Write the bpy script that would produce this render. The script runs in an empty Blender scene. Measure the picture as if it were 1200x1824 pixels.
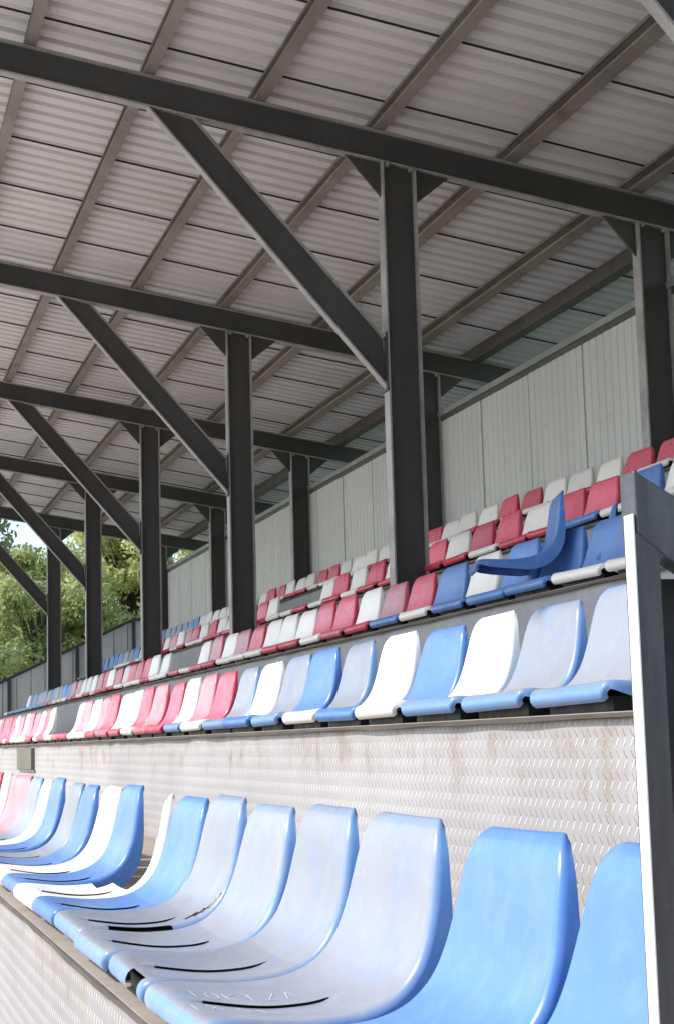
import bpy, math, random
from mathutils import Vector, Matrix
import numpy as np

C = bpy.context.scene.collection
rnd = random.Random(7)
EYE = 1.65                                   # height of the photographer's eye above the ground


def W(d, y, z):
    """d: distance along the stand (away from the photographer), y: towards the back wall, z: from eye level."""
    return Vector((-d, y, z + EYE))


# ------------------------------------------------------------------ camera
cam_d = bpy.data.cameras.new('camera')
cam = bpy.data.objects.new('camera', cam_d)
C.objects.link(cam)
F_PX, YAW, PITCH, ROLL = 3000.0, 0.28914161, 0.13531986, -0.02756931
cy, sy, cp, sp = math.cos(YAW), math.sin(YAW), math.cos(PITCH), math.sin(PITCH)
fw = Vector((-cy * cp, sy * cp, sp))
rt = Vector((sy, cy, 0.0))
up = rt.cross(fw)
cr, sr = math.cos(ROLL), math.sin(ROLL)
r2 = rt * cr + up * sr
u2 = up * cr - rt * sr
m = Matrix.Identity(4)
for i in range(3):
    m[i][0], m[i][1], m[i][2] = r2[i], u2[i], -fw[i]
m.translation = Vector((0, 0, EYE))
cam.matrix_world = m
cam_d.sensor_fit = 'HORIZONTAL'
cam_d.sensor_width = 36.0
cam_d.lens = F_PX / 1200.0 * 36.0
cam_d.clip_start = 0.05
cam_d.clip_end = 3000.0
bpy.context.scene.camera = cam

# ------------------------------------------------------------------ sky, sun, exposure
SUN_EL = math.radians(43.0)
SUN_AZ = math.radians(13.0)                  # turned from the stand's front towards its far end
world = bpy.data.worlds.new('World')
bpy.context.scene.world = world
world.use_nodes = True
wn = world.node_tree
sky = wn.nodes.new('ShaderNodeTexSky')
sky.sky_type = 'NISHITA'
sky.sun_disc = False
sky.sun_elevation = SUN_EL
sky.air_density = 1.0
sky.dust_density = 1.5
bg = wn.nodes['Background']
bg.inputs['Strength'].default_value = 0.15
wn.links.new(sky.outputs['Color'], bg.inputs['Color'])
to_sun = Vector((-math.cos(SUN_EL) * math.sin(SUN_AZ), -math.cos(SUN_EL) * math.cos(SUN_AZ), math.sin(SUN_EL)))
sky.sun_rotation = math.atan2(to_sun.x, to_sun.y)
sun_d = bpy.data.lights.new('sun', 'SUN')
sun_d.energy = 2.2
sun_d.angle = math.radians(0.6)
sun_d.color = (1.0, 0.965, 0.92)
sun = bpy.data.objects.new('sun', sun_d)
C.objects.link(sun)
sun.rotation_euler = to_sun.to_track_quat('Z', 'Y').to_euler()
sun.location = (0, -20, 30)
vs = bpy.context.scene.view_settings
vs.view_transform = 'Standard'
vs.look = 'None'
vs.exposure = 1.0
vs.gamma = 1.0


# ------------------------------------------------------------------ helpers
def tag(o, label=None, cat=None, group=None, kind=None):
    if label: o['label'] = label
    if cat: o['category'] = cat
    if group: o['group'] = group
    if kind: o['kind'] = kind
    return o


def thing(name, label, cat, loc=(0, 0, 0), group=None):
    o = bpy.data.objects.new(name, None)
    o.empty_display_size = 0.1
    C.objects.link(o)
    o.location = loc
    return tag(o, label, cat, group)


class MB:
    """collects geometry for ONE mesh object (coordinates: d, y, z as in W, or local with raw=True)"""
    def __init__(self, raw=False):
        self.v, self.f, self.raw = [], [], raw

    def pt(self, p):
        self.v.append(tuple(p) if self.raw else tuple(W(*p)))
        return len(self.v) - 1

    def poly(self, pts):
        self.f.append([self.pt(p) for p in pts])

    def hexa(self, q0, q1):
        """two matching polygons joined to a closed solid"""
        n = len(q0)
        a = [self.pt(p) for p in q0]
        b = [self.pt(p) for p in q1]
        self.f.append(a[::-1]); self.f.append(b)
        for i in range(n):
            j = (i + 1) % n
            self.f.append([a[i], a[j], b[j], b[i]])

    def box(self, d0, d1, y0, y1, z0, z1):
        self.hexa([(d0, y0, z0), (d1, y0, z0), (d1, y1, z0), (d0, y1, z0)],
                  [(d0, y0, z1), (d1, y0, z1), (d1, y1, z1), (d0, y1, z1)])

    def prism(self, yz, d0, d1):
        self.hexa([(d0, y, z) for y, z in yz], [(d1, y, z) for y, z in yz])

    def tube(self, pts, radii, n=8):
        rings = []
        for i, p in enumerate(pts):
            p = Vector(p)
            t = (Vector(pts[min(i + 1, len(pts) - 1)]) - Vector(pts[max(i - 1, 0)])).normalized()
            a = t.cross(Vector((0.3, 0.2, 1.0)) if abs(t.z) < 0.9 else Vector((1, 0, 0))).normalized()
            b = t.cross(a)
            rings.append([self.pt(p + (a * math.cos(2 * math.pi * k / n) + b * math.sin(2 * math.pi * k / n)) * radii[i]) for k in range(n)])
        for r0, r1 in zip(rings, rings[1:]):
            for k in range(n):
                self.f.append([r0[k], r0[(k + 1) % n], r1[(k + 1) % n], r1[k]])
        self.f.append(rings[-1])
        self.f.append(rings[0][::-1])

    def build(self, name, mat, parent=None, origin=None, smooth=False, bevel=0.0, fix=True):
        me = bpy.data.meshes.new(name)
        org = Vector(origin) if origin is not None else Vector((0, 0, 0))
        base = org
        if parent is not None and not self.raw:
            base = org + parent.matrix_basis.translation if origin is None else org
        me.from_pydata([tuple(Vector(v) - (base if not self.raw else Vector((0, 0, 0)))) for v in self.v], [], self.f)
        me.validate()
        if fix:
            import bmesh
            bm = bmesh.new(); bm.from_mesh(me)
            bmesh.ops.recalc_face_normals(bm, faces=bm.faces)
            bm.to_mesh(me); bm.free()
        if smooth:
            for p in me.polygons: p.use_smooth = True
        if mat: me.materials.append(mat)
        o = bpy.data.objects.new(name, me)
        C.objects.link(o)
        if parent is not None:
            o.parent = parent
        elif origin is not None:
            o.location = org
        if bevel:
            b = o.modifiers.new('bevel', 'BEVEL'); b.width = bevel; b.segments = 2; b.limit_method = 'ANGLE'
        return o


# ------------------------------------------------------------------ materials
class NT:
    def __init__(self, name):
        self.m = bpy.data.materials.new(name)
        self.m.use_nodes = True
        self.t = self.m.node_tree
        self.b = self.t.nodes['Principled BSDF']

    def n(self, typ, **kw):
        o = self.t.nodes.new(typ)
        for k, v in kw.items(): setattr(o, k, v)
        return o

    def l(self, a, b): self.t.links.new(a, b)

    def val(self, sock, v):
        if hasattr(v, 'is_linked') or isinstance(v, bpy.types.NodeSocket): self.l(v, sock)
        else: sock.default_value = v

    def math(self, op, a, b=0.0, c=0.0, clamp=False):
        o = self.n('ShaderNodeMath', operation=op, use_clamp=clamp)
        self.val(o.inputs[0], a); self.val(o.inputs[1], b); self.val(o.inputs[2], c)
        return o.outputs[0]

    def noise(self, vec, scale, detail=4, rough=0.55, dist=0.0):
        o = self.n('ShaderNodeTexNoise')
        o.inputs['Scale'].default_value = scale
        o.inputs['Detail'].default_value = detail
        o.inputs['Roughness'].default_value = rough
        o.inputs['Distortion'].default_value = dist
        if vec is not None: self.l(vec, o.inputs['Vector'])
        return o.outputs['Fac']

    def mapr(self, v, a, b, c=0.0, d=1.0):
        o = self.n('ShaderNodeMapRange', interpolation_type='SMOOTHSTEP')
        self.l(v, o.inputs['Value'])
        for i, x in zip((1, 2, 3, 4), (a, b, c, d)): o.inputs[i].default_value = x
        return o.outputs[0]

    def mix(self, fac, a, b, mode='MIX'):
        o = self.n('ShaderNodeMix', data_type='RGBA', blend_type=mode)
        self.val(o.inputs[0], fac)
        for s, v in ((o.inputs[6], a), (o.inputs[7], b)):
            if isinstance(v, bpy.types.NodeSocket): self.l(v, s)
            else: s.default_value = (*v, 1)
        return o.outputs[2]

    def pos(self, scale=(1, 1, 1), obj=False):
        if obj:
            s = self.n('ShaderNodeTexCoord').outputs['Object']
        else:
            s = self.n('ShaderNodeNewGeometry').outputs['Position']
        mp = self.n('ShaderNodeMapping')
        mp.inputs['Scale'].default_value = scale
        self.l(s, mp.inputs['Vector'])
        return mp.outputs['Vector']

    def bump(self, h, strength=0.3, dist=0.01):
        o = self.n('ShaderNodeBump')
        o.inputs['Strength'].default_value = strength
        o.inputs['Distance'].default_value = dist
        self.l(h, o.inputs['Height'])
        self.l(o.outputs[0], self.b.inputs['Normal'])

    def base(self, v):
        self.val(self.b.inputs['Base Color'], v if isinstance(v, bpy.types.NodeSocket) else (*v, 1))

    def rough(self, v): self.val(self.b.inputs['Roughness'], v)


def paint(name, col, col2=None, rough=0.5, scale=3.0, rust=0.0, streak=False, spec=0.5, metal=0.0):
    t = NT(name)
    p = t.pos((1, 1, 0.15) if streak else (1, 1, 1))
    n1 = t.noise(p, scale, 6, 0.62)
    n2 = t.noise(t.pos(), scale * 9, 5, 0.6)
    c = t.mix(t.mapr(n1, 0.35, 0.68), col, col2 or tuple(x * 0.75 for x in col))
    c = t.mix(t.mapr(n2, 0.58, 0.75, 0, 0.35), c, tuple(x * 0.55 for x in col))
    if rust:
        r = t.mapr(t.noise(t.pos(), 2.3, 7, 0.7), 0.60, 0.70, 0, rust)
        c = t.mix(r, c, (0.16, 0.065, 0.03))
    t.base(c)
    t.rough(t.mapr(n2, 0.3, 0.7, rough - 0.08, rough + 0.12))
    t.b.inputs['Specular IOR Level'].default_value = spec
    t.b.inputs['Metallic'].default_value = metal
    t.bump(n2, 0.15, 0.002)
    return t.m


def concrete(name, col, col2, stain=(0.2, 0.13, 0.075), amount=0.5):
    t = NT(name)
    n1 = t.noise(t.pos(), 1.6, 8, 0.65)
    n2 = t.noise(t.pos(), 38, 6, 0.7)
    n3 = t.noise(t.pos((0.6, 1, 1)), 5.0, 8, 0.7, 0.4)
    c = t.mix(t.mapr(n1, 0.35, 0.65), col, col2)
    c = t.mix(t.mapr(n3, 0.5, 0.72, 0, amount), c, stain)
    c = t.mix(t.mapr(n2, 0.3, 0.7, 0, 0.35), c, tuple(x * 0.6 for x in col))
    t.base(c); t.rough(0.88)
    t.bump(n2, 0.5, 0.004)
    return t.m


def embossed_wall(name, z_top, tone=1.0):
    """painted concrete cast against a herringbone-embossed plate: short ridges leaning left and right row by row"""
    t = NT(name)
    g = t.n('ShaderNodeNewGeometry')
    s = t.n('ShaderNodeSeparateXYZ')
    t.l(g.outputs['Position'], s.inputs[0])
    x, z = s.outputs['X'], s.outputs['Z']
    PZ, PX = 0.0225, 0.034
    zr = t.math('DIVIDE', z, PZ)
    row = t.math('FLOOR', zr)
    fz = t.math('SUBTRACT', zr, row)                                   # 0..1 inside the row
    par = t.math('MODULO', t.math('ABSOLUTE', row), 2.0)               # 0 or 1
    sgn = t.math('SUBTRACT', t.math('MULTIPLY', par, 2.0), 1.0)
    wob = t.math('MULTIPLY', t.math('SUBTRACT', t.noise(t.pos(), 14, 3), 0.5), 0.016)
    lean = t.math('MULTIPLY', t.math('MULTIPLY', sgn, t.math('SUBTRACT', fz, 0.5)), 0.017)
    xx = t.math('DIVIDE', t.math('ADD', t.math('ADD', x, lean), wob), PX)
    fx = t.math('ABSOLUTE', t.math('SUBTRACT', t.math('FRACT', xx), 0.5))   # 0 on the ridge line
    ridge = t.mapr(fx, 0.02, 0.15, 1.0, 0.0)
    win = t.math('MULTIPLY', t.mapr(fz, -0.08, 0.25), t.mapr(fz, 0.75, 1.08, 1.0, 0.0))
    h = t.math('MULTIPLY', ridge, win)
    broad = t.noise(t.pos((0.5, 1, 1)), 2.0, 7, 0.6)
    fine = t.noise(t.pos(), 90, 4, 0.6)
    # colour: off-white paint, ridges painted shaded and sunlit in alternate rows, rusty run-off under the edge of the slab above
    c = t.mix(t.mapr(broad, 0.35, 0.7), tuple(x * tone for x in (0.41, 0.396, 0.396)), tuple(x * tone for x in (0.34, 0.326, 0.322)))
    worn = t.math('MULTIPLY', h, t.mapr(t.noise(t.pos(), 6, 4), 0.35, 0.6, 0.15, 0.6))  # strength of the shade painted on the ridges
    dark = t.math('MULTIPLY', worn, par)
    c = t.mix(dark, c, (0.22, 0.20, 0.195))
    c = t.mix(t.math('MULTIPLY', t.math('MULTIPLY', h, 0.55), t.math('SUBTRACT', 1.0, par)), c, (0.80, 0.79, 0.79))  # sun highlight painted on the ridges of the other rows
    depth = t.math('SUBTRACT', z_top, z)
    run = t.noise(t.pos((7, 1, 0.5)), 1.6, 7, 0.7)
    reach = t.math('MULTIPLY', t.mapr(run, 0.35, 0.75), 0.30)
    st = t.mapr(t.math('SUBTRACT', depth, reach), -0.11, 0.06, 1.0, 0.0)
    st = t.math('MULTIPLY', st, t.mapr(t.noise(t.pos((2.0, 1, 3)), 3.0, 8, 0.75), 0.42, 0.70, 0.0, 0.75))
    c = t.mix(st, c, (0.25, 0.185, 0.13))
    c = t.mix(t.mapr(t.noise(t.pos((9, 1, 0.4)), 2.4, 6, 0.7), 0.60, 0.80, 0, 0.22), c, (0.30, 0.26, 0.22))
    t.base(c); t.rough(0.75)
    hh = t.math('ADD', h, t.math('MULTIPLY', fine, 0.25))
    t.bump(hh, 0.7, 0.003)
    return t.m


def seat_plastic(name, face, rim, fade=0.0, dirt=(0.25, 0.22, 0.18)):
    """moulded plastic: `rim` is the colour the sides kept, `face` the sun-bleached colour of the faces"""
    t = NT(name)
    at = t.n('ShaderNodeAttribute', attribute_name='rim')
    oi = t.n('ShaderNodeObjectInfo')
    p = t.pos(obj=True)
    add = t.n('ShaderNodeVectorMath', operation='ADD')
    t.l(p, add.inputs[0])
    cmb = t.n('ShaderNodeCombineXYZ')
    t.l(t.math('MULTIPLY', oi.outputs['Random'], 37.0), cmb.inputs[0])
    t.l(t.math('MULTIPLY', oi.outputs['Random'], 11.0), cmb.inputs[2])
    t.l(cmb.outputs[0], add.inputs[1])
    v = add.outputs[0]
    n1 = t.noise(v, 7, 6, 0.6)
    n2 = t.noise(v, 60, 5, 0.65)
    f = t.mapr(t.math('ADD', at.outputs['Fac'], t.math('MULTIPLY', t.math('SUBTRACT', n1, 0.5), 0.75)), 0.3, 0.85)
    c = t.mix(f, face, rim)
    blot = t.mapr(n1, 0.50, 0.72, 0, 0.25 + 0.35 * fade)
    c = t.mix(blot, c, tuple(0.5 * a + 0.5 * b for a, b in zip(face, rim)) if fade else tuple(x * 0.86 for x in face))
    mpv = t.n('ShaderNodeMapping')
    mpv.inputs['Scale'].default_value = (9, 9, 1.2)
    t.l(v, mpv.inputs['Vector'])
    streak = t.mapr(t.noise(mpv.outputs[0], 5, 6, 0.7), 0.58, 0.78, 0, 0.30)
    c = t.mix(streak, c, dirt)
    c = t.mix(t.mapr(n2, 0.62, 0.72, 0, 0.35), c, dirt)
    mp2 = t.n('ShaderNodeMapping')
    mp2.inputs['Scale'].default_value = (26, 4, 5)
    mp2.inputs['Rotation'].default_value = (0.3, 0.5, 0.4)
    t.l(v, mp2.inputs['Vector'])
    scuff = t.mapr(t.noise(mp2.outputs[0], 3.0, 5, 0.75), 0.66, 0.72, 0, 0.5)
    c = t.mix(scuff, c, rim)
    mp3 = t.n('ShaderNodeMapping')
    mp3.inputs['Scale'].default_value = (90, 7, 7)
    mp3.inputs['Rotation'].default_value = (0.1, 0.9, 1.1)
    t.l(v, mp3.inputs['Vector'])
    scr = t.mapr(t.noise(mp3.outputs[0], 2.2, 3, 0.6), 0.69, 0.72, 0, 0.4)
    c = t.mix(scr, c, tuple(min(0.85, x * 1.35 + 0.12) for x in face))
    chalk = t.mapr(t.noise(v, 22, 7, 0.72), 0.45, 0.75, 0, 0.22)
    c = t.mix(chalk, c, tuple(0.6 * x + 0.26 for x in face))
    hs = t.n('ShaderNodeHueSaturation')
    t.l(c, hs.inputs['Color'])
    t.l(t.math('MULTIPLY_ADD', oi.outputs['Random'], 0.24, 0.88), hs.inputs['Value'])
    t.base(hs.outputs[0])
    t.rough(t.mapr(n1, 0.3, 0.7, 0.26, 0.46))
    t.b.inputs['Specular IOR Level'].default_value = 0.45
    t.bump(n2, 0.12, 0.0012)
    return t.m


M = {
    'steel': paint('dark grey painted steel', (0.064, 0.061, 0.058), (0.043, 0.042, 0.041), 0.5, 1.5, streak=True, rust=0.12),
    'flange': paint('flange with bounce light', (0.36, 0.352, 0.34), (0.24, 0.235, 0.225), 0.5, 4.0),  # flange faces and bolts lightened, bounced daylight put into the colour
    'purlin': paint('grey primer steel', (0.24, 0.215, 0.19), (0.17, 0.15, 0.135), 0.6, 2.0, rust=0.85),
    'purlin_dark': paint('brown black steel', (0.105, 0.095, 0.08), (0.075, 0.068, 0.06), 0.6, 2.0, rust=0.3),
    'seam': paint('black seam', (0.03, 0.028, 0.026), None, 0.8),
    'clad': paint('pale grey cladding', (0.53, 0.54, 0.52), (0.47, 0.48, 0.462), 0.45, 1.2, streak=True),
    'trim': paint('grey trim', (0.26, 0.27, 0.26), None, 0.45, 2.0),
    'fascia': concrete('grey painted riser', (0.36, 0.37, 0.385), (0.30, 0.31, 0.325), (0.22, 0.2, 0.18), 0.3),
    'tread': concrete('dusty concrete', (0.40, 0.345, 0.29), (0.33, 0.28, 0.235)),
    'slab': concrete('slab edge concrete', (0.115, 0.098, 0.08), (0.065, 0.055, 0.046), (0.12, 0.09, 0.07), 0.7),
    'fence': paint('dark grey fence boards', (0.62, 0.64, 0.655), (0.50, 0.52, 0.53), 0.5, 1.5, streak=True),
    'fence_dark': paint('fence frame', (0.06, 0.063, 0.066), None, 0.5),
    'taupe': paint('taupe metal', (0.16, 0.145, 0.115), (0.13, 0.12, 0.1), 0.55, 3.0),
    'post': paint('worn grey steel', (0.12, 0.12, 0.12), (0.055, 0.055, 0.057), 0.34, 14.0, streak=True, metal=0.35),
    'white': paint('sunlit post face', (0.80, 0.80, 0.79), (0.72, 0.72, 0.71), 0.4, 4.0),
    'black': paint('black shade fill', (0.012, 0.012, 0.013), None, 0.6),
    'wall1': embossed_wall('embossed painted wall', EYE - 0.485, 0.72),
    'wall2': embossed_wall('embossed painted wall upper', EYE + 0.02),
    'scratch': paint('scratched white', (0.62, 0.64, 0.69), None, 0.6),
    'bark': paint('bark', (0.10, 0.075, 0.055), (0.06, 0.045, 0.035), 0.9, 8),
}
t = NT('white coated roof sheet')
oi_ = t.n('ShaderNodeObjectInfo')
wm = t.noise(t.pos((2.2, 0.35, 1)), 1.7, 8, 0.7)
sp = t.noise(t.pos(), 26, 5, 0.7)
c_ = t.mix(oi_.outputs['Random'], (0.68, 0.665, 0.65), (0.60, 0.588, 0.578))
c_ = t.mix(t.mapr(wm, 0.48, 0.72, 0, 0.55), c_, (0.48, 0.445, 0.415))
c_ = t.mix(t.mapr(sp, 0.60, 0.74, 0, 0.35), c_, (0.40, 0.36, 0.32))
t.base(c_); t.rough(t.mapr(sp, 0.3, 0.7, 0.42, 0.6)); t.bump(sp, 0.1, 0.002)
M['sheet'] = t.m
SEAT = {
    'B': seat_plastic('blue plastic', (0.106, 0.228, 0.52), (0.065, 0.175, 0.44)),
    'L': seat_plastic('sun-bleached blue plastic', (0.268, 0.287, 0.335), (0.13, 0.27, 0.52), 1.0),
    'W': seat_plastic('white plastic', (0.80, 0.785, 0.755), (0.74, 0.715, 0.67)),
    'R': seat_plastic('red plastic', (0.66, 0.115, 0.175), (0.47, 0.025, 0.06), 0.25),
    'P': seat_plastic('sun-bleached red plastic', (0.52, 0.25, 0.29), (0.50, 0.07, 0.13), 1.0),
}
WORD = {'B': 'blue', 'L': 'pale faded blue', 'W': 'white', 'R': 'red', 'P': 'faded pink'}

# ------------------------------------------------------------------ ground
t = NT('ground surface')
s = t.n('ShaderNodeSeparateXYZ')
t.l(t.n('ShaderNodeNewGeometry').outputs['Position'], s.inputs[0])
yy = s.outputs['Y']
grassm = t.math('LESS_THAN', yy, -15.0)
back = t.math('GREATER_THAN', yy, 7.5)
gm = t.math('MAXIMUM', grassm, back)
n1 = t.noise(t.pos(), 0.8, 8, 0.65)
n2 = t.noise(t.pos(), 14, 6, 0.7)
apron = t.mix(t.mapr(n1, 0.35, 0.65), (0.66, 0.62, 0.565), (0.58, 0.54, 0.49))
grass = t.mix(t.mapr(n2, 0.35, 0.65), (0.07, 0.11, 0.03), (0.12, 0.15, 0.05))
t.base(t.mix(gm, apron, grass)); t.rough(0.9); t.bump(n2, 0.4, 0.01)
g = MB()
R_ = 1500.0
g.poly([(-R_, -R_, -EYE), (R_, -R_, -EYE), (R_, R_, -EYE), (-R_, R_, -EYE)])
tag(g.build('ground', t.m), kind='structure')

# ------------------------------------------------------------------ terrace steps
ROWS = {   # row: (d of seat 0's near upper corner, y front edge, step z)
    1: (2.091, 0.520, -0.460),
    2: (4.251, 1.547, 0.045),
    3: (7.843, 2.595, 0.543),
    4: (9.581, 3.640, 1.050),
    5: (10.05, 4.790, 1.580),
}
D_NEAR, D_FAR = -4.0, 29.9
WALL_Y = 5.505
STEPLAB = {
    1: 'lowest concrete step carrying the front seats, its off-white wall embossed with herringbone dashes',
    2: 'second concrete step on the tall rust-streaked embossed wall behind the front seats',
    3: 'third concrete step with plain grey riser behind the sunlit second row',
    4: 'fourth concrete step with grey riser, where the tall front columns stand',
    5: 'highest concrete step below the pale cladding wall',
}
for r, (d0, yf, z) in ROWS.items():
    yb = ROWS[r + 1][1] if r < 5 else WALL_Y + 0.5
    st = thing('terrace_step', STEPLAB[r], 'terrace step', W(D_FAR, yf, z), 'concrete steps of the stand')
    tr = MB(); tr.box(D_NEAR, D_FAR, yf - 0.014, yb - 0.003, z - 0.011, z)
    tr.build('tread', M['tread'], st)
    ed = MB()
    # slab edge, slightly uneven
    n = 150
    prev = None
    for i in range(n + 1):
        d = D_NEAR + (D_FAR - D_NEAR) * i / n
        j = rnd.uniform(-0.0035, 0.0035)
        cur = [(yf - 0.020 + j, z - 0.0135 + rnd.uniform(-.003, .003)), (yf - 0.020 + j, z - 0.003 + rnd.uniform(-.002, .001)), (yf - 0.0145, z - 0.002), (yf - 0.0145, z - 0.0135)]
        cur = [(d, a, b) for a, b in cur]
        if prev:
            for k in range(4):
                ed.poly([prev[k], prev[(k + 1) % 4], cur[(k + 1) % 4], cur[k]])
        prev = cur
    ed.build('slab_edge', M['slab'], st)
    ri = MB(); ri.box(D_NEAR, D_FAR, yf, yb - 0.006, -EYE, z - 0.0115)
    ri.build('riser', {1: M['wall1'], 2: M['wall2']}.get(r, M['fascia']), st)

# hatch cover on the embossed wall
hb = thing('hatch_cover', 'taupe metal cover plate fixed on the embossed wall below the second row', 'cover plate', W(14.6, 1.547, -0.06))
b = MB(); b.box(14.06, 15.2, 1.515, 1.546, -0.165, 0.012); b.build('plate', M['taupe'], hb, bevel=0.004)
b = MB(); b.box(14.0, 15.26, 1.528, 1.5465, -0.180, -0.1655); b.build('frame', M['trim'], hb)

# ------------------------------------------------------------------ steel frames
S = 0.94


def raf_z(y): return 4.366 - 0.163 * y          # underside of the rafters
RAF_H, SEC = 0.216, 0.235
ROOF_F, ROOF_B = -2.85, 6.5


def i_member(parent, name, A, B, dc, bw, tf=0.012, tw=0.012):
    """I-section lying in the y-z plane: edge lines A (lower / front) and B (upper / rear)."""
    (a0, a1), (b0, b1) = [tuple(map(lambda p: Vector((p[0], p[1])), e)) for e in (A, B)]
    mid = (b0 + b1) / 2 - (a0 + a1) / 2
    def inward(e0, e1, s):
        d = (e1 - e0).normalized(); nrm = Vector((-d.y, d.x))
        return nrm * (tf if nrm.dot(mid) * s > 0 else -tf)
    na, nb = inward(a0, a1, 1), inward(b0, b1, -1)
    p = thing_child(name, parent)
    web = MB(); web.prism([a0 + na, a1 + na, b1 + nb, b0 + nb], dc - tw / 2, dc + tw / 2)
    web.build('web', M['steel'], None).parent = p
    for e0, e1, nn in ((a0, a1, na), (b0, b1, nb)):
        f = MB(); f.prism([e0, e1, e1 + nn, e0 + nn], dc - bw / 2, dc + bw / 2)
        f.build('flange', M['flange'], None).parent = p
    return p


def thing_child(name, parent):
    o = bpy.data.objects.new(name, None)
    o.empty_display_size = 0.1
    C.objects.link(o)
    o.parent = parent
    return o


rebase = []                                      # (thing, point at its base): applied once all parts exist
FR = ['nearest steel roof frame, only its pale brace edge showing in the top right corner',
      'dark steel roof frame with the nearest tall column, diagonal brace and lowest long rafter',
      'second dark steel roof frame, its column and brace left of the nearest tall column',
      'third dark steel roof frame, its column standing against the trees',
      'fourth dark steel roof frame with slim far column before the hedge',
      'farthest dark steel roof frame, its brace crossing the trees at the left edge']
FR[1] = 'dark steel roof frame with the nearest tall column and the uppermost rafter in the photo'
for k in range(-1, 5):
    D = 10.19 + 4.694 * k
    dc = D + 0.066
    fr = thing('steel_frame', FR[k + 1], 'roof frame', W(dc, 3.52, 0.543), 'dark steel frames carrying the roof')
    fr.location = (0, 0, 0)
    rebase.append((fr, W(dc, 3.53, 0.543)))
    i_member(fr, 'rafter', ((ROOF_F + .1, raf_z(ROOF_F + .1)), (ROOF_B - .1, raf_z(ROOF_B - .1))),
             ((ROOF_F + .1, raf_z(ROOF_F + .1) + RAF_H), (ROOF_B - .1, raf_z(ROOF_B - .1) + RAF_H)), dc, 0.075)
    for nm, y0, zb in (('column', 3.412, 0.543), ('back_column', 5.262, 1.58)):
        y1 = y0 + SEC
        i_member(fr, nm, ((y0, zb), (y0, raf_z(y0) - 0.001)), ((y1, zb), (y1, raf_z(y1) - 0.001)), dc, 0.110)
        for s_, ya in ((-1, y0), (1, y1)):
            gs = MB()
            gs.prism([(ya + s_ * 0.001, raf_z(ya) - 0.001), (ya + s_ * 0.245, raf_z(ya + s_ * 0.245) - 0.001), (ya + s_ * 0.215, raf_z(ya + s_ * .215) - 0.028), (ya + s_ * 0.001, raf_z(ya) - 0.235)], dc - 0.009, dc + 0.009)
            gs.build('gusset', M['steel'], None).parent = fr
            bp = MB()
            ym = ya - s_ * 0.035
            bp.box(dc - 0.062, dc - 0.03, ym - 0.012, ym + 0.012, raf_z(ym) - 0.03, raf_z(ym) - 0.006)
            bp.build('bolt', M['flange'], None).parent = fr
    pl = MB(); pl.box(dc - 0.058, dc + 0.058, 3.4015, 3.4117, 2.255, 2.645)
    pl.build('end_plate', M['steel'], None, bevel=0.002).parent = fr
    for zz in (2.275, 2.625):
        bp = MB(); bp.box(dc - 0.050, dc - 0.030, 3.386, 3.401, zz - 0.010, zz + 0.010)
        bp.build('bolt', M['flange'], None, bevel=0.002).parent = fr
    i_member(fr, 'brace', ((1.852, raf_z(1.852) - 0.001), (3.401, 2.288)), ((2.160, raf_z(2.160) - 0.001), (3.401, 2.612)), dc, 0.068)

# ------------------------------------------------------------------ purlins and roof
PUR = [-2.6, -1.7, -0.75, 0.2, 1.075, 1.83, 2.56, 3.37, 4.30, 5.23, 5.84]
PLAB = ['foremost roof purlin along the open eave, out of view', 'roof purlin next to the eave', 'third roof purlin from the eave', 'roof purlin crossing the top left corner of the photo',
        'rusty roof purlin meeting the nearest rafter at the left edge',
        'rust-flaked roof purlin above the top of the nearest brace',
        'roof purlin crossing behind the middle of the nearest brace',
        'roof purlin directly over the tall front columns',
        'broad roof purlin just behind the front columns',
        'roof purlin in shade over the back row of seats',
        'deep brown-black roof purlin just above the top of the cladding wall']
PW, PH = 0.075, 0.112
RD0, RD1 = 1.2, 29.75
for i, y in enumerate(PUR):
    zb = raf_z(y) + RAF_H + 0.002
    zb -= 0.163 * PW / 2
    p = MB()
    th = 0.006
    wi = PW * (1.25 if i in (8, 9, 10) else 1.0)
    # C channel, open to the front, with lips
    prof = [(0, 0), (wi, 0), (wi, PH), (0, PH), (0, PH - 0.022), (th, PH - 0.022), (th, PH - th), (wi - th, PH - th), (wi - th, th), (th, th), (th, 0.022), (0, 0.022)]
    c_, s_ = math.cos(-0.1616), math.sin(-0.1616)
    yz = [(y + a * c_ - b * s_, zb + 0.012 + a * s_ + b * c_) for a, b in prof]
    if i == 10:                                  # the deep boxed member over the back row
        yz = [(y + a * c_ - b * s_, zb + 0.012 + a * s_ + b * c_) for a, b in ((0, -0.030), (0.085, -0.030), (0.085, PH), (0, PH))]
    n = len(yz)
    segs = [RD0 + (RD1 - RD0) * j / 12 for j in range(13)]
    rings = [[p.pt((d, a, b + rnd.uniform(-.002, .002))) for a, b in yz] for d in segs]
    for r0, r1 in zip(rings, rings[1:]):
        for k in range(n):
            p.f.append([r0[k], r0[(k + 1) % n], r1[(k + 1) % n], r1[k]])
    p.f.append(rings[0]); p.f.append(rings[-1][::-1])
    o = p.build('roof_purlin', M['purlin_dark' if i == 10 else 'purlin'], None, origin=W(RD1, y, zb))
    tag(o, PLAB[i], 'purlin', 'roof purlins running the length of the stand')

ROOF_Z = 4.366 + RAF_H + PH + 0.022
roof = thing('grandstand_roof', 'pale ribbed sheet metal roof seen from below, streaked by dark sheet seams', 'roof', (0, 0, 0))
roof['kind'] = 'thing'
rebase.append((roof, W(15.0, 2.0, 4.2)))
COV, NR = 1.0595, 6
PIT = COV / NR
ns = int((RD1 - RD0) / COV)
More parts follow.
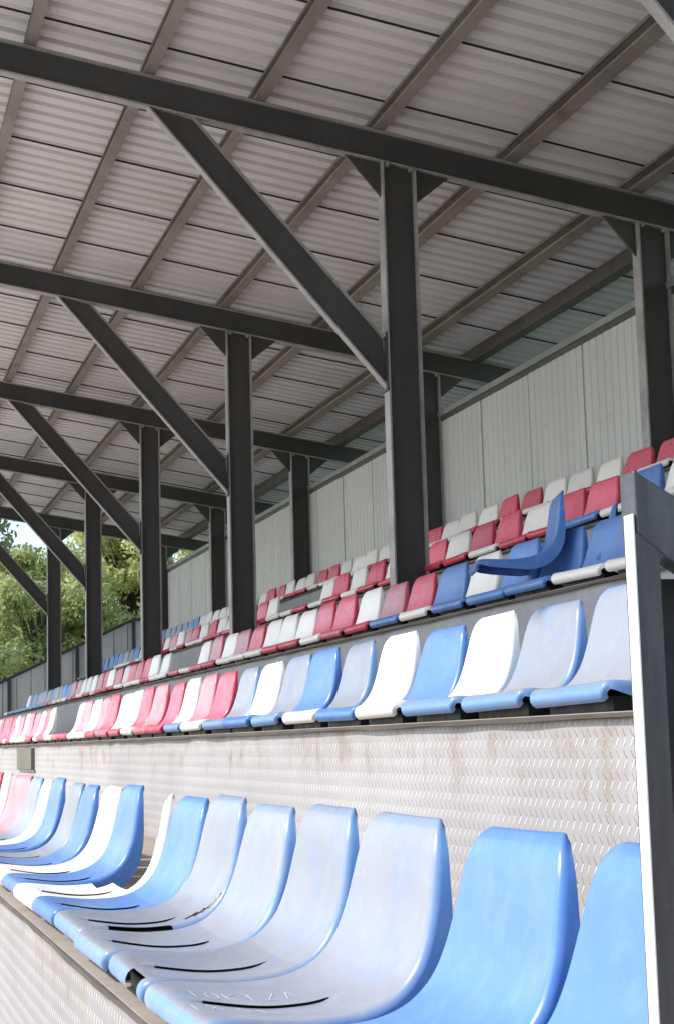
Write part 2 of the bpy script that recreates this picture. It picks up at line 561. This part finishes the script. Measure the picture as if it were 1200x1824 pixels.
# the seam phase measured on the photograph: seams just in front of / behind each frame
ph0 = 10.19 - 8 * COV - 0.13
for j in range(0, 28):
    ds = ph0 + j * COV
    if ds > 29.4: break
    pr = []
    for q in range(NR):
        a = ds + q * PIT
        if q == 0: pr += [(a + 0.002, 0.0)]
        pr += [(a + 0.096, 0.0), (a + 0.108, 0.044), (a + 0.152, 0.044), (a + PIT - (0.002 if q == NR - 1 else 0.007), 0.0)]
        if q < NR - 1: pr += [(a + PIT + 0.004, 0.0)]
    zo = rnd.uniform(-0.0015, 0.0015)
    ys = [ROOF_F - 0.08 + (ROOF_B - ROOF_F + 0.16) * i / 9 for i in range(10)]
    sh = MB()
    ring = []
    for y in ys:
        wv = rnd.uniform(-0.0012, 0.0012)
        ring.append([sh.pt((d, y, ROOF_Z - 0.163 * y + h + zo + wv)) for d, h in pr])
    for r0, r1 in zip(ring, ring[1:]):
        for k in range(len(pr) - 1):
            sh.f.append([r0[k], r0[k + 1], r1[k + 1], r1[k]])
    o = sh.build('roof_sheet', M['sheet'], None, fix=False)
    o.parent = roof
    sd = o.modifiers.new('thickness', 'SOLIDIFY'); sd.thickness = 0.0015
    sm = MB()
    sm.prism([(yy_, ROOF_Z - 0.163 * yy_ + o_) for yy_, o_ in ((ys[0], -0.0075), (ys[-1], -0.0075), (ys[-1], 0.004), (ys[0], 0.004))], ds - 0.0055, ds + 0.0055)
    sm.build('seam', M['seam'], None).parent = roof

# ------------------------------------------------------------------ back wall of ribbed panels
wall = thing('cladding_wall', 'pale grey ribbed metal wall behind the highest row of seats', 'wall', (0, 0, 0))
wall['kind'] = 'thing'
rebase.append((wall, W(14.0, WALL_Y, 1.58)))
PWID = 1.085
WT = 3.045
dj = 13.87 - 14 * PWID
j = 0
while dj < 28.9:
    d1 = min(dj + PWID, 28.95)
    pn = MB()
    prof = []
    nrib = 9
    for q in range(nrib):
        a = dj + 0.004 + (PWID - 0.008) * q / nrib
        w_ = (PWID - 0.008) / nrib
        prof += [(a, 0.0), (a + w_ * 0.72, 0.0), (a + w_ * 0.80, 0.009), (a + w_ * 0.92, 0.009)]
    prof.append((d1 - 0.004, 0.0))
    prof = [(min(a, d1 - .004), b) for a, b in prof]
    off = rnd.uniform(-0.003, 0.003)
    lo = [pn.pt((a, WALL_Y + b + off, 1.58)) for a, b in prof]
    hi = [pn.pt((a, WALL_Y + b + off, WT)) for a, b in prof]
    for k in range(len(prof) - 1):
        pn.f.append([lo[k], lo[k + 1], hi[k + 1], hi[k]])
    o = pn.build('panel', M['clad'], None, fix=False)
    o.parent = wall
    sd = o.modifiers.new('thickness', 'SOLIDIFY'); sd.thickness = 0.02; sd.offset = 0.0
    dj += PWID
bk = MB(); bk.box(dj - PWID * 26, 28.95, WALL_Y + 0.03, WALL_Y + 0.06, 1.58, WT - 0.004)
bk.build('backing', M['seam'], None).parent = wall
cp_ = MB(); cp_.box(-1.5, 28.97, WALL_Y - 0.03, WALL_Y + 0.09, WT + 0.002, WT + 0.055)
cp_.build('cap', M['trim'], None).parent = wall
cp_ = MB(); cp_.box(-1.5, 28.97, WALL_Y - 0.018, WALL_Y - 0.006, WT - 0.045, WT - 0.001)
cp_.build('drip_trim', M['fence_dark'], None).parent = wall
jb = MB(); jb.box(28.955, 29.02, WALL_Y - 0.03, WALL_Y + 0.09, 1.58, WT)
jb.build('end_trim', M['fence_dark'], None).parent = wall

# ------------------------------------------------------------------ end fence stepping down with the terrace
FD = 30.0
rebase_fence = W(FD, 3.5, 0.5)
fence = thing('end_fence', 'dark grey boarded fence sloping down the far end of the stand', 'fence', (0, 0, 0))
def fz(y): return 2.27 - 0.463 * (5.06 - y) if y < 5.06 else 2.27
y = 0.3
while y < 7.5:
    y1 = y + 0.245
    off = rnd.uniform(0, 0.012)
    bd = MB()
    zb = fz(y) - 1.25
    bd.prism([(y + 0.006, zb), (y1 - 0.006, zb), (y1 - 0.006, fz(y1) - 0.03), (y + 0.006, fz(y) - 0.03)], FD + off, FD + off + 0.02)
    bd.build('board', M['fence'], None).parent = fence
    y = y1
bb = MB(); bb.prism([(0.3, fz(.3) - 1.2), (5.06, fz(5.06) - 1.2), (7.5, 1.1), (7.5, 2.2), (5.06, 2.2), (0.3, fz(.3) - .07)], FD + 0.04, FD + 0.06)
bb.build('backing', M['fence_dark'], None).parent = fence
for ya, yb in ((0.3, 5.06), (5.062, 7.5)):
    c2 = MB(); c2.prism([(ya, fz(ya) - 0.035), (yb, fz(yb) - 0.035), (yb, fz(yb) + 0.02), (ya, fz(ya) + 0.02)], FD - 0.03, FD + 0.065)
    c2.build('top_rail', M['fence_dark'], None).parent = fence
for yp in (2.86, 4.05, 5.06, 1.6):
    c2 = MB(); c2.box(FD - 0.05, FD - 0.005, yp - 0.03, yp + 0.03, fz(yp) - 1.2, fz(yp) - 0.036)
    c2.build('fence_post', M['fence_dark'], None).parent = fence

# ------------------------------------------------------------------ seats
# profile of the moulded shell: (y from the front lip, z above the mount)
PROF = [(0.012, 0.010), (0.004, 0.017), (0.000, 0.028), (0.002, 0.040), (0.010, 0.0505), (0.024, 0.0555), (0.045, 0.0555),
        (0.075, 0.0525), (0.105, 0.049), (0.135, 0.046), (0.168, 0.0445), (0.202, 0.0455), (0.235, 0.0485), (0.266, 0.056), (0.294, 0.069),
        (0.317, 0.088), (0.335, 0.111), (0.348, 0.138), (0.358, 0.167), (0.366, 0.197), (0.3725, 0.226), (0.378, 0.250), (0.383, 0.271),
        (0.389, 0.289), (0.396, 0.303), (0.4035, 0.3130), (0.411, 0.3190), (0.4165, 0.3203)]


def catmull(P, sub):
    out = []
    for i in range(len(P) - 1):
        p0, p1, p2, p3 = [np.array(P[max(0, min(len(P) - 1, i + o))]) for o in (-1, 0, 1, 2)]
        for s_ in range(sub):
            u = s_ / sub
            out.append(0.5 * ((2 * p1) + (-p0 + p2) * u + (2 * p0 - 5 * p1 + 4 * p2 - p3) * u * u + (-p0 + 3 * p1 - 3 * p2 + p3) * u ** 3))
    out.append(np.array(P[-1]))
    return out


def lerp_tab(tab, x):
    """smooth curve through the table (cubic Hermite with averaged slopes)"""
    n = len(tab)
    for i in range(n - 1):
        (a, va), (b, vb) = tab[i], tab[i + 1]
        if x <= b or i == n - 2:
            def slope(k):
                p, q = tab[max(0, k - 1)], tab[min(n - 1, k + 1)]
                return (q[1] - p[1]) / (q[0] - p[0])
            u = max(0.0, min(1.0, (x - a) / (b - a)))
            h = b - a
            return ((2 * u ** 3 - 3 * u ** 2 + 1) * va + (u ** 3 - 2 * u ** 2 + u) * h * slope(i)
                    + (3 * u ** 2 - 2 * u ** 3) * vb + (u ** 3 - u ** 2) * h * slope(i + 1))
    return tab[-1][1]


def seat_grid(sub):
    """returns (rows of points, rows of rim weights, arc lengths, crease station)"""
    P = catmull(PROF, sub)
    n = len(P)
    arc = [0.0]
    for i in range(1, n): arc.append(arc[-1] + float(np.linalg.norm(P[i] - P[i - 1])))
    HW = [(0, 0.198), (0.03, 0.206), (0.065, 0.215), (0.11, 0.220), (0.20, 0.221), (0.30, 0.219), (0.38, 0.214), (0.46, 0.205), (0.54, 0.189), (0.575, 0.179), (0.60, 0.165), (0.62, 0.147), (0.635, 0.128), (0.645, 0.112), (0.66, 0.108)]
    FL = [(0, 0.008), (0.05, 0.016), (0.10, 0.030), (0.20, 0.040), (0.28, 0.056), (0.36, 0.056), (0.44, 0.042), (0.52, 0.028), (0.58, 0.018), (0.61, 0.010), (0.66, 0.006)]
    DI = [(0, 0.0), (0.05, 0.001), (0.12, 0.007), (0.22, 0.012), (0.30, 0.014), (0.42, 0.012), (0.54, 0.005), (0.62, 0.001), (0.66, 0.0)]
    rows, rims = [], []
    for i in range(n):
        t_ = P[min(i + 1, n - 1)] - P[max(i - 1, 0)]
        t_ = t_ / np.linalg.norm(t_)
        nr = np.array([-t_[1], t_[0]])                     # towards the sitter
        a = arc[i]
        w, fl, di = lerp_tab(HW, a), lerp_tab(FL, a), lerp_tab(DI, a)
        r = min(0.017, fl * 0.75 + 0.003)
        sx = [0.0, 0.0045, 0.0065, 0.010]
        sx = [0.0, 0.0012, 0.0050, 0.012] + [w * q for q in (0.14, 0.26, 0.40, 0.54, 0.68, 0.80)]
        half = []
        slot = 0.0
        if 0.07 < a < 0.305:
            slot = 0.013 * min(1, (a - 0.07) / 0.02, (0.305 - a) / 0.02)
        side = 0.006 * math.sin((a - 0.09) * 9)
        for q, x in enumerate(sx):
            dep = -di * (1 - (x / w) ** 2)
            st_ = slot / 0.013 * max(0.0, 1 - abs(x) / 0.055)
            half.append((x, dep, 0.12 if x < 0.6 * w else 0.2, side if q < 4 else 0, st_))
        for ang in (0, 25, 50, 75, 90):
            an = math.radians(ang)
            half.append((w - r + r * math.sin(an), -r + r * math.cos(an) - di * (1 - ((w - r) / w) ** 2) * math.cos(an), 0.35 + 0.5 * ang / 90, 0, 0))
        half.append((w + 0.001, -r - (fl - r) * 0.5, 0.92, 0, 0))
        half.append((w + 0.002, -fl - 0.003, 1.0, 0, 0))
        full = [(-x, d + 0.001 * e_, m_, s_) for x, d, m_, s_, e_ in half[:0:-1]] + [(x, d - 0.0032 * e_ * (x > 0.001), m_, s_) for x, d, m_, s_, e_ in half]
        row, rim = [], []
        lipw = 0.75 if a < 0.045 else (0.55 if a > 0.60 else 0.0)
        for x, d, m_, s_ in full:
            row.append((x + s_, P[i][0] + nr[0] * d, P[i][1] + nr[1] * d))
            rim.append(max(m_, lipw))
        rows.append(row); rims.append(rim)
    cre = min(range(n), key=lambda i: abs(arc[i] - 0.318))
    return rows, rims, arc, cre


def seat_meshes(sub, split=True, keep=None, tagname=''):
    rows, rims, arc, cre = seat_grid(sub)
    n, mcols = len(rows), len(rows[0])
    G = np.array(rows)
    # smooth normals of the whole shell, so the two pieces shade as one moulding
    du = np.gradient(G, axis=1); dv = np.gradient(G, axis=0)
    N = np.cross(du, dv)
    N /= np.linalg.norm(N, axis=2, keepdims=True) + 1e-12
    if N[n // 3, mcols // 2, 2] < 0: N = -N
    res = []
    for nm, i0, i1 in ((('seat', 0, cre), ('backrest', cre, n - 1)) if split else (('seat', 0, n - 1),)):
        idx = {}
        V, Fc, rim, nrm = [], [], [], []
        def vid(i, j):
            if (i, j) not in idx:
                idx[(i, j)] = len(V); V.append(tuple(G[i, j])); rim.append(rims[i][j]); nrm.append(tuple(N[i, j]))
            return idx[(i, j)]
        for i in range(i0, i1):
            for j in range(mcols - 1):
                c = (G[i, j] + G[i + 1, j + 1]) / 2
                if split and abs(j + 0.5 - (mcols - 1) / 2) < 1 and 0.085 < arc[i] < 0.292: continue      # drainage slot
                if keep and not keep(nm, c[0], arc[i], j, mcols): continue
                Fc.append([vid(i, j), vid(i, j + 1), vid(i + 1, j + 1), vid(i + 1, j)])
        me = bpy.data.meshes.new(nm + tagname)
        me.from_pydata(V, [], Fc)
        for p in me.polygons: p.use_smooth = True
        a_ = me.attributes.new('rim', 'FLOAT', 'POINT')
        a_.data.foreach_set('value', rim)
        me.normals_split_custom_set_from_vertices(nrm)
        me.materials.append(None)
        res.append((nm, me))
    return res


def mount_fill_mesh():
    b = MB(raw=True)
    b.box(-0.175, 0.175, 0.04, 0.31, -0.010, 0.022)  # mount enlarged, its black stands for the shade under the shell
    b.box(-0.14, -0.10, 0.05, 0.29, 0.0222, 0.030)
    b.box(0.10, 0.14, 0.05, 0.29, 0.0222, 0.030)
    me = bpy.data.meshes.new('mount')
    me.from_pydata(b.v, [], b.f); me.materials.append(M['black'])
    return me


jag = [random.Random(3).uniform(-1, 1) for _ in range(200)]
FULL = seat_meshes(3)
WHOLE = seat_meshes(1, split=False)
MOUNT = mount_fill_mesh()
KEEPS = {
    'backonly': lambda nm, x, a, j, mc: nm == 'backrest' and a > 0.36 + 0.01 * jag[j % 200],
    'backless': lambda nm, x, a, j, mc: nm == 'seat' and a < 0.29 + 0.012 * jag[j % 200],
    'strip': lambda nm, x, a, j, mc: (x > 0.128 + 0.012 * jag[int(a * 200) % 200]) if nm == 'backrest' else not (x < -0.13 and a > 0.27 + .01 * jag[j]),
    'chip': lambda nm, x, a, j, mc: not (nm == 'seat' and a < 0.052 and 0.03 + .01 * jag[int(a * 300)] < x < 0.165),
    'crack': lambda nm, x, a, j, mc: not (abs(a - (0.345 + 0.55 * (x - 0.15))) < 0.015 and 0.10 < x < 0.2) and not (nm == 'seat' and x > 0.168 + 0.01 * jag[int(a * 400) % 200] and 0.11 < a < 0.25),
}
VAR = {k: seat_meshes(2, keep=f, tagname='') for k, f in KEEPS.items()}
PROTO = {}


def place_seat(code, loc, rot, detail, label, group, variant=None):
    if variant is None and not detail:
        parts = [('stadium_seat', WHOLE[0][1])]
        o = bpy.data.objects.new('stadium_seat', WHOLE[0][1])
        C.objects.link(o)
        o.material_slots[0].link = 'OBJECT'; o.material_slots[0].material = SEAT[code]
        o.location = loc; o.rotation_euler = rot
        return tag(o, label, 'seat', group)
    root = thing('stadium_seat', label, 'seat', loc, group)
    root.rotation_euler = rot
    for nm, me in (VAR[variant] if variant else FULL):
        if len(me.polygons) == 0: continue
        o = bpy.data.objects.new(nm, me)
        C.objects.link(o); o.parent = root
        o.material_slots[0].link = 'OBJECT'; o.material_slots[0].material = SEAT[code]
    if label.startswith(('loose', 'broken dark')): return root
    o = bpy.data.objects.new('mount', MOUNT)
    C.objects.link(o); o.parent = root
    return root


# colours read off the photograph, from the near end of each row; lower case = backrest broken off, '.' = no seat
CODES = {
    1: (-1, 'B B L L L L B W B W B L B W L P P W R'),
    2: (-2, 'L L L W B W L B L W L R P W R P R W W R P W P W r w w W R W P P W P W R R R R W'),
    3: (-6, 'W W B B B W B R P W R R W W W R P W P W w r w W W R R R W R W R P W W W P P B B L L B L L L L L B W'),
    4: (-6, 'W W B R R W R R W R R W R W R W w r w W R R R W W R W R P W P W P W W W B L L B B B B B'),
    5: (-2, 'W R R W W W R R W W W R R R W W W W R R W W W R R W W R W W W W W W B B L L L L B B'),
}
ROWNAME = {1: 'front row', 2: 'second row', 3: 'third row', 4: 'fourth row', 5: 'back row'}
ORD = ['', 'first', 'second', 'third', 'fourth', 'fifth', 'sixth', 'seventh', 'eighth', 'ninth', 'tenth', 'eleventh', 'twelfth', 'thirteenth',
       'fourteenth', 'fifteenth', 'sixteenth', 'seventeenth', 'eighteenth', 'nineteenth', 'twentieth']
def ordinal(n):
    if n <= 20: return ORD[n]
    T = {2: 'twenty', 3: 'thirty', 4: 'forty', 5: 'fifty'}
    if n % 10 == 0: return {30: 'thirtieth', 40: 'fortieth', 50: 'fiftieth'}[n]
    return T[n // 10] + '-' + ORD[n % 10]
HIDDEN = {4: (12,)}                                   # seats the photograph shows nothing of
SPECIAL = {
    (1, 6): ('strip', 'broken white seat in the front row with only a narrow strip of backrest left'),
    (1, 2): ('chip', 'pale faded blue seat in the front row with a piece broken from its front edge'),
    (1, 4): ('crack', 'cracked pale faded blue seat in the front row, its near side broken open'),
    (1, 3): (None, 'pale greyish seat in the front row, just right of the cracked one'),
    (1, 1): (None, 'pale faded blue seat in the front row with scratched lettering'),
    (1, 0): (None, 'big bright blue seat in the front row, nearest whole backrest'),
    (1, -1): (None, 'bright blue seat in the front row half hidden by the grey handrail post'),
}
TALL = ['nearest', 'second', 'third', 'fourth']
minv = m.inverted()
def img_x(p):
    q = minv @ p
    return -q.x / q.z


def whereabouts(r, k, d, yf, z, cnt):
    """where a seat is, told from things one can find: the tall columns, the broken seats, the right-hand end"""
    if r == 1:
        n = k - 6
        return '%s beyond the broken white seat' % ordinal(n) if n > 0 else 'just right of the broken white seat'
    if r == 2:
        if 22 <= k <= 24: return ('nearest', 'middle', 'farthest')[k - 22] + ' of the three broken ones there'
        if k > 24: return '%s left of the three broken seats' % ordinal(k - 24)
        if k > 9: return '%s right of the three broken seats' % ordinal(22 - k)
        return '%s whole seat from the right' % ordinal(cnt)
    x = img_x(W(d, yf + 0.3, z + 0.2))
    cols = [img_x(W(10.19 + 4.694 * q + 0.066, 3.53, z + 0.2)) for q in range(4)]
    if x > cols[0]:
        n = sum(1 for kk in ROW_KS[r] if kk >= k and img_x(W(ROWS[r][0] + kk * 0.46 + 0.13, yf + 0.3, z + 0.2)) > cols[0])
        return '%s right of the nearest tall column' % ordinal(n)
    q = max(i for i in range(4) if x <= cols[i])
    n = sum(1 for kk in ROW_KS[r] if kk <= k and img_x(W(ROWS[r][0] + kk * 0.46 + 0.13, yf + 0.3, z + 0.2)) <= cols[q])
    return '%s left of the %s tall column' % (ordinal(n), TALL[q])


ROW_KS = {r: [k0 + i for i, c in enumerate(codes.split()) if (k0 + i) not in HIDDEN.get(r, ())] for r, (k0, codes) in CODES.items()}
for r, (k0, codes) in CODES.items():
    d0, yf, z = ROWS[r]
    cnt = 0
    cl = codes.split()
    for i, c in enumerate(cl):
        k = k0 + i
        if c == '.' or k in HIDDEN.get(r, ()): continue
        cnt += 1
        d = d0 + k * 0.46 + 0.130
        C_ = c.upper()
        var = 'backless' if c.islower() else None
        lab = None
        if (r, k) in SPECIAL: var, lab = SPECIAL[(r, k)]
        if lab is None:
            where = whereabouts(r, k, d, yf, z, cnt)
            lab = '%s seat%s in the %s, %s' % (WORD[C_], ' with broken-off backrest' if c.islower() else '', ROWNAME[r], where)
        det = (r <= 2) or d < 15.5
        rot = (rnd.uniform(-.022, .022), rnd.uniform(-.012, .012), rnd.uniform(-.03, .03))
        loc = W(d + rnd.uniform(-.007, .007), yf - 0.012 + rnd.uniform(-.008, .008), z + 0.010)
        o = place_seat(C_, loc, rot, det, lab, 'seats of the ' + ROWNAME[r], var)
        if (r, k) == (1, 1): GRAF = o
# two loose shells lying on the third row
lo1 = place_seat('B', W(7.843 - 2.55 * 0.46 + 0.13, 2.595 + 0.03, 0.543 + 0.150), (0.07, 0.03, -0.30), True, 'loose blue seat lying on top of third row seats, seen side-on', 'loose seats on the third row')
lo2 = place_seat('B', W(6.53, 2.73, 0.543 + 0.085), (-0.02, 0.0, -0.45), True, 'broken dark blue backrest wedged upright behind a blue third row seat', 'loose seats on the third row', 'backonly')

# ---- scratched letters on the second near seat (strokes follow the moulded surface)
rows_, rims_, arc_, cre_ = seat_grid(2)
def surf(x, a):
    """point on the shell at sideways x and arc length a, lifted half a millimetre"""
    i = max(1, min(len(arc_) - 2, sum(1 for q in arc_ if q < a)))
    u = (a - arc_[i - 1]) / (arc_[i] - arc_[i - 1])
    def at(i):
        row = rows_[i]
        for p, q in zip(row, row[1:]):
            if p[0] <= x <= q[0]:
                w_ = (x - p[0]) / (q[0] - p[0] + 1e-9)
                return np.array(p) * (1 - w_) + np.array(q) * w_
        return np.array(row[len(row) // 2])
    p = at(i - 1) * (1 - u) + at(i) * u
    return Vector((x, p[1], p[2] + 0.0009))
GL = {
    'T': [[(0, 1), (1, 1)], [(.5, 1), (.5, 0)]], 'O': [[(.2, 0), (0, .3), (0, .7), (.3, 1), (.8, 1), (1, .6), (.9, .2), (.6, 0), (.2, 0)]],
    'K': [[(0, 0), (0, 1)], [(.9, 1), (.05, .45), (1, 0)]], 'I': [[(.4, 0), (.5, 1)]], 'Z': [[(0, 1), (1, .95), (.1, .05), (1, 0)]],
    'A': [[(0, 0), (.5, 1), (1, 0)], [(.2, .4), (.8, .4)]], 'E': [[(1, 1), (0, 1), (0, 0), (1, 0)], [(0, .5), (.8, .5)]],
    'X': [[(0, 0), (1, 1)], [(0, 1), (1, 0)]], '5': [[(.9, 1), (.1, 1), (.1, .55), (.8, .55), (.9, .2), (.5, 0), (.1, .1)]], '4': [[(.7, 0), (.7, 1), (0, .35), (1, .35)]],
}
def scrawl(text, x0, a0, la, hx, gap, wd):
    """letters read along the seat from front to back"""
    b = MB(raw=True)
    for q, ch in enumerate(text):
        if ch == ' ': continue
        for st in GL[ch]:
            pts = []
            for (p, n_) in zip(st, st[1:]):
                for s_ in range(4): pts.append((p[0] + (n_[0] - p[0]) * s_ / 4, p[1] + (n_[1] - p[1]) * s_ / 4))
            pts.append(st[-1])
            W3 = [surf(x0 - hx * v, a0 + q * (la + gap) + la * u) for u, v in pts]
            for p, n_ in zip(W3, W3[1:]):
                dd = (n_ - p)
                if dd.length < 1e-6: continue
                s_ = dd.cross(Vector((0, 0, 1))).normalized() * wd
                b.f.append([b.pt(p - s_), b.pt(n_ - s_), b.pt(n_ + s_), b.pt(p + s_)])
    o = b.build('scratched_lettering', M['scratch'], None, fix=False)
    o.parent = [c for c in GRAF.children if c.name.startswith('seat')][0]
    return o
scrawl('TOKIZA', -0.045, 0.085, 0.020, 0.055, 0.012, 0.0009)
scrawl('EX 54', 0.10, 0.062, 0.017, 0.05, 0.007, 0.0009)

# ------------------------------------------------------------------ handrail at the right edge
hr = thing('handrail', 'worn grey steel handrail post rising in the near right corner', 'handrail', (0, 0, 0))
rebase.append((hr, W(1.51, 0.765, -0.458)))
rebase.append((fence, rebase_fence))
b = MB(); b.box(1.500, 1.526, 0.7525, 0.7785, -0.458, 0.1965); b.build('post', M['post'], None, bevel=0.0012).parent = hr
b = MB(); b.box(1.4985, 1.518, 0.7495, 0.7520, -0.458, 0.215); b.build('sunlit_strip', M['white'], None, bevel=0.001).parent = hr  # sunlit front face of the post, painted white as a thin plate
b = MB(); b.box(1.545, 1.585, 0.790, 0.850, -0.458, 0.155); b.build('post', M['black'], None, bevel=0.003).parent = hr  # second upright, plain black to stand for the shade there
b = MB()
b.hexa([(1.498, 0.7535, 0.197), (1.498, 0.7535, 0.259), (1.498, 1.35, 0.259 - .58 * .597), (1.498, 1.35, 0.172 - .58 * .597), (1.498, 0.785, 0.172)],
       [(1.532, 0.7535, 0.197), (1.532, 0.7535, 0.259), (1.532, 1.35, 0.259 - .58 * .597), (1.532, 1.35, 0.172 - .58 * .597), (1.532, 0.785, 0.172)])
b.build('rail', M['post'], None, bevel=0.0025).parent = hr

# ------------------------------------------------------------------ trees beyond the far end
def leaf_mat(name, a, b_, c_):
    t = NT(name)
    at = t.n('ShaderNodeAttribute', attribute_name='tint')
    cr_ = t.n('ShaderNodeValToRGB')
    cr_.color_ramp.elements[0].color = (*a, 1); cr_.color_ramp.elements[1].color = (*c_, 1)
    e = cr_.color_ramp.elements.new(0.5); e.color = (*b_, 1)
    t.l(at.outputs['Fac'], cr_.inputs[0])
    t.base(cr_.outputs[0]); t.rough(0.55)
    tr = t.n('ShaderNodeBsdfTranslucent'); t.l(cr_.outputs[0], tr.inputs[0])
    mx = t.n('ShaderNodeMixShader'); mx.inputs[0].default_value = 0.5
    out = t.t.nodes['Material Output']
    t.l(t.b.outputs[0], mx.inputs[1]); t.l(tr.outputs[0], mx.inputs[2]); t.l(mx.outputs[0], out.inputs['Surface'])
    return t.m
LEAF = [leaf_mat('yellow green leaves', (0.27, 0.32, 0.09), (0.48, 0.52, 0.19), (0.63, 0.65, 0.31)),
        leaf_mat('mid green leaves', (0.20, 0.26, 0.08), (0.40, 0.46, 0.17), (0.56, 0.60, 0.29)),
        leaf_mat('dark green leaves', (0.12, 0.16, 0.06), (0.24, 0.30, 0.12), (0.38, 0.42, 0.19))]


def tree(d, y, h, rad, nleaf, mat, label, seed, lsize=0.16, low=0.12):
    R = np.random.default_rng(seed)
    root = thing('leafy_tree', label, 'tree', W(d, y, -EYE), 'trees beyond the far end of the stand')
    tk = MB(raw=True)
    top = h * 0.75
    pts = [(0, 0, -0.1), (0.05 * rad, 0.03, h * 0.25), (-0.04 * rad, 0.06 * rad, h * 0.5), (0.03, 0, top)]
    tk.tube(pts, [0.035 * h * 0.55, 0.03 * h * 0.5, 0.02 * h * 0.5, 0.008 * h])
    cl = []
    nb = 90
    for q in range(nb):
        zz = h * (low + (0.97 - low) * R.random())
        f = (zz / h - low) / (1 - low)
        rr = rad * (0.35 + 0.65 * math.sin(math.pi * min(1, 0.18 + 0.80 * f))) * math.sqrt(R.random()) * 1.0
        an = R.random() * 6.283
        c = np.array([rr * math.cos(an), rr * math.sin(an), zz])
        cl.append((c, rad * (0.14 + 0.17 * R.random()), R.random()))
        if q % 3 == 0:
            b0 = np.array([0, 0, max(h * 0.12, zz * 0.65)])
            tk.tube([b0, (b0 + c) / 2 + np.array([0, 0, 0.08 * h * 0.3]), c], [0.012 * h, 0.008 * h, 0.003 * h], 6)
    tk.build('trunk', M['bark'], root, smooth=True)
    n = nleaf
    ci = R.integers(0, nb, n)
    cc = np.array([cl[i][0] for i in ci]); cr = np.array([cl[i][1] for i in ci]); ct = np.array([cl[i][2] for i in ci])
    v = R.normal(size=(n, 3)); v /= np.linalg.norm(v, axis=1, keepdims=True)
    pos = cc + v * (cr * (0.45 + 0.65 * R.random(n)) )[:, None] * np.array([1, 1, 0.72])
    nrm = v * 0.6 + R.normal(size=(n, 3)) * 0.55 + np.array([0, -0.1, 0.35]); nrm /= np.linalg.norm(nrm, axis=1, keepdims=True)
    ax = np.cross(nrm, R.normal(size=(n, 3))); ax /= np.linalg.norm(ax, axis=1, keepdims=True)
    bx = np.cross(nrm, ax)
    L = lsize * (0.6 + 0.8 * R.random(n))[:, None]
    Wd = L * 0.42
    V = np.stack([pos - ax * L * .5, pos - bx * Wd * .5 + nrm * L * 0.06, pos + ax * L * .5, pos + bx * Wd * .5 + nrm * L * 0.06], 1).reshape(-1, 3)
    me = bpy.data.meshes.new('crown')
    me.vertices.add(4 * n); me.vertices.foreach_set('co', V.astype(np.float32).ravel())
    me.loops.add(4 * n); me.loops.foreach_set('vertex_index', np.arange(4 * n, dtype=np.int32))
    me.polygons.add(n); me.polygons.foreach_set('loop_start', np.arange(0, 4 * n, 4, dtype=np.int32))
    me.update(calc_edges=True); me.validate()
    tint = np.clip(0.42 + 0.22 * ct + 0.34 * R.random(n), 0, 1)
    at = me.attributes.new('tint', 'FLOAT', 'POINT'); at.data.foreach_set('value', np.repeat(tint, 4).astype(np.float32))
    me.materials.append(mat)
    o = bpy.data.objects.new('crown', me)
    C.objects.link(o); o.parent = root
    return root


tree(41.0, 4.6, 6.6, 2.3, 42000, LEAF[1], 'bushy green tree at the left edge behind the farthest brace', 1)
tree(43.0, 7.2, 8.0, 2.6, 46000, LEAF[0], 'bright yellow-green tree between the third and fourth columns', 2)
tree(46.0, 10.2, 9.2, 2.9, 46000, LEAF[0], 'tall yellow-green tree behind the third column', 3)
tree(38.0, 1.9, 5.0, 2.1, 30000, LEAF[1], 'lower green bush beyond the sloping fence at far left', 4)
tree(47.5, 6.0, 7.2, 2.6, 30000, LEAF[2], 'darker tree filling the gap behind the yellow-green trees', 5, 0.2)
tree(50.0, 13.8, 9.5, 3.2, 30000, LEAF[1], 'rounded tree peeking over the end of the cladding wall', 6, 0.2)
tree(36.0, 1.75, 9.2, 1.9, 12000, LEAF[2], 'dark leafy tree whose branch tips hang into the sky at the left edge', 7, 0.17, 0.62)

# put the origin of the large things at their base without moving their parts
for o, base in rebase:
    o.location = base
    for ch in o.children: ch.location = ch.location - base
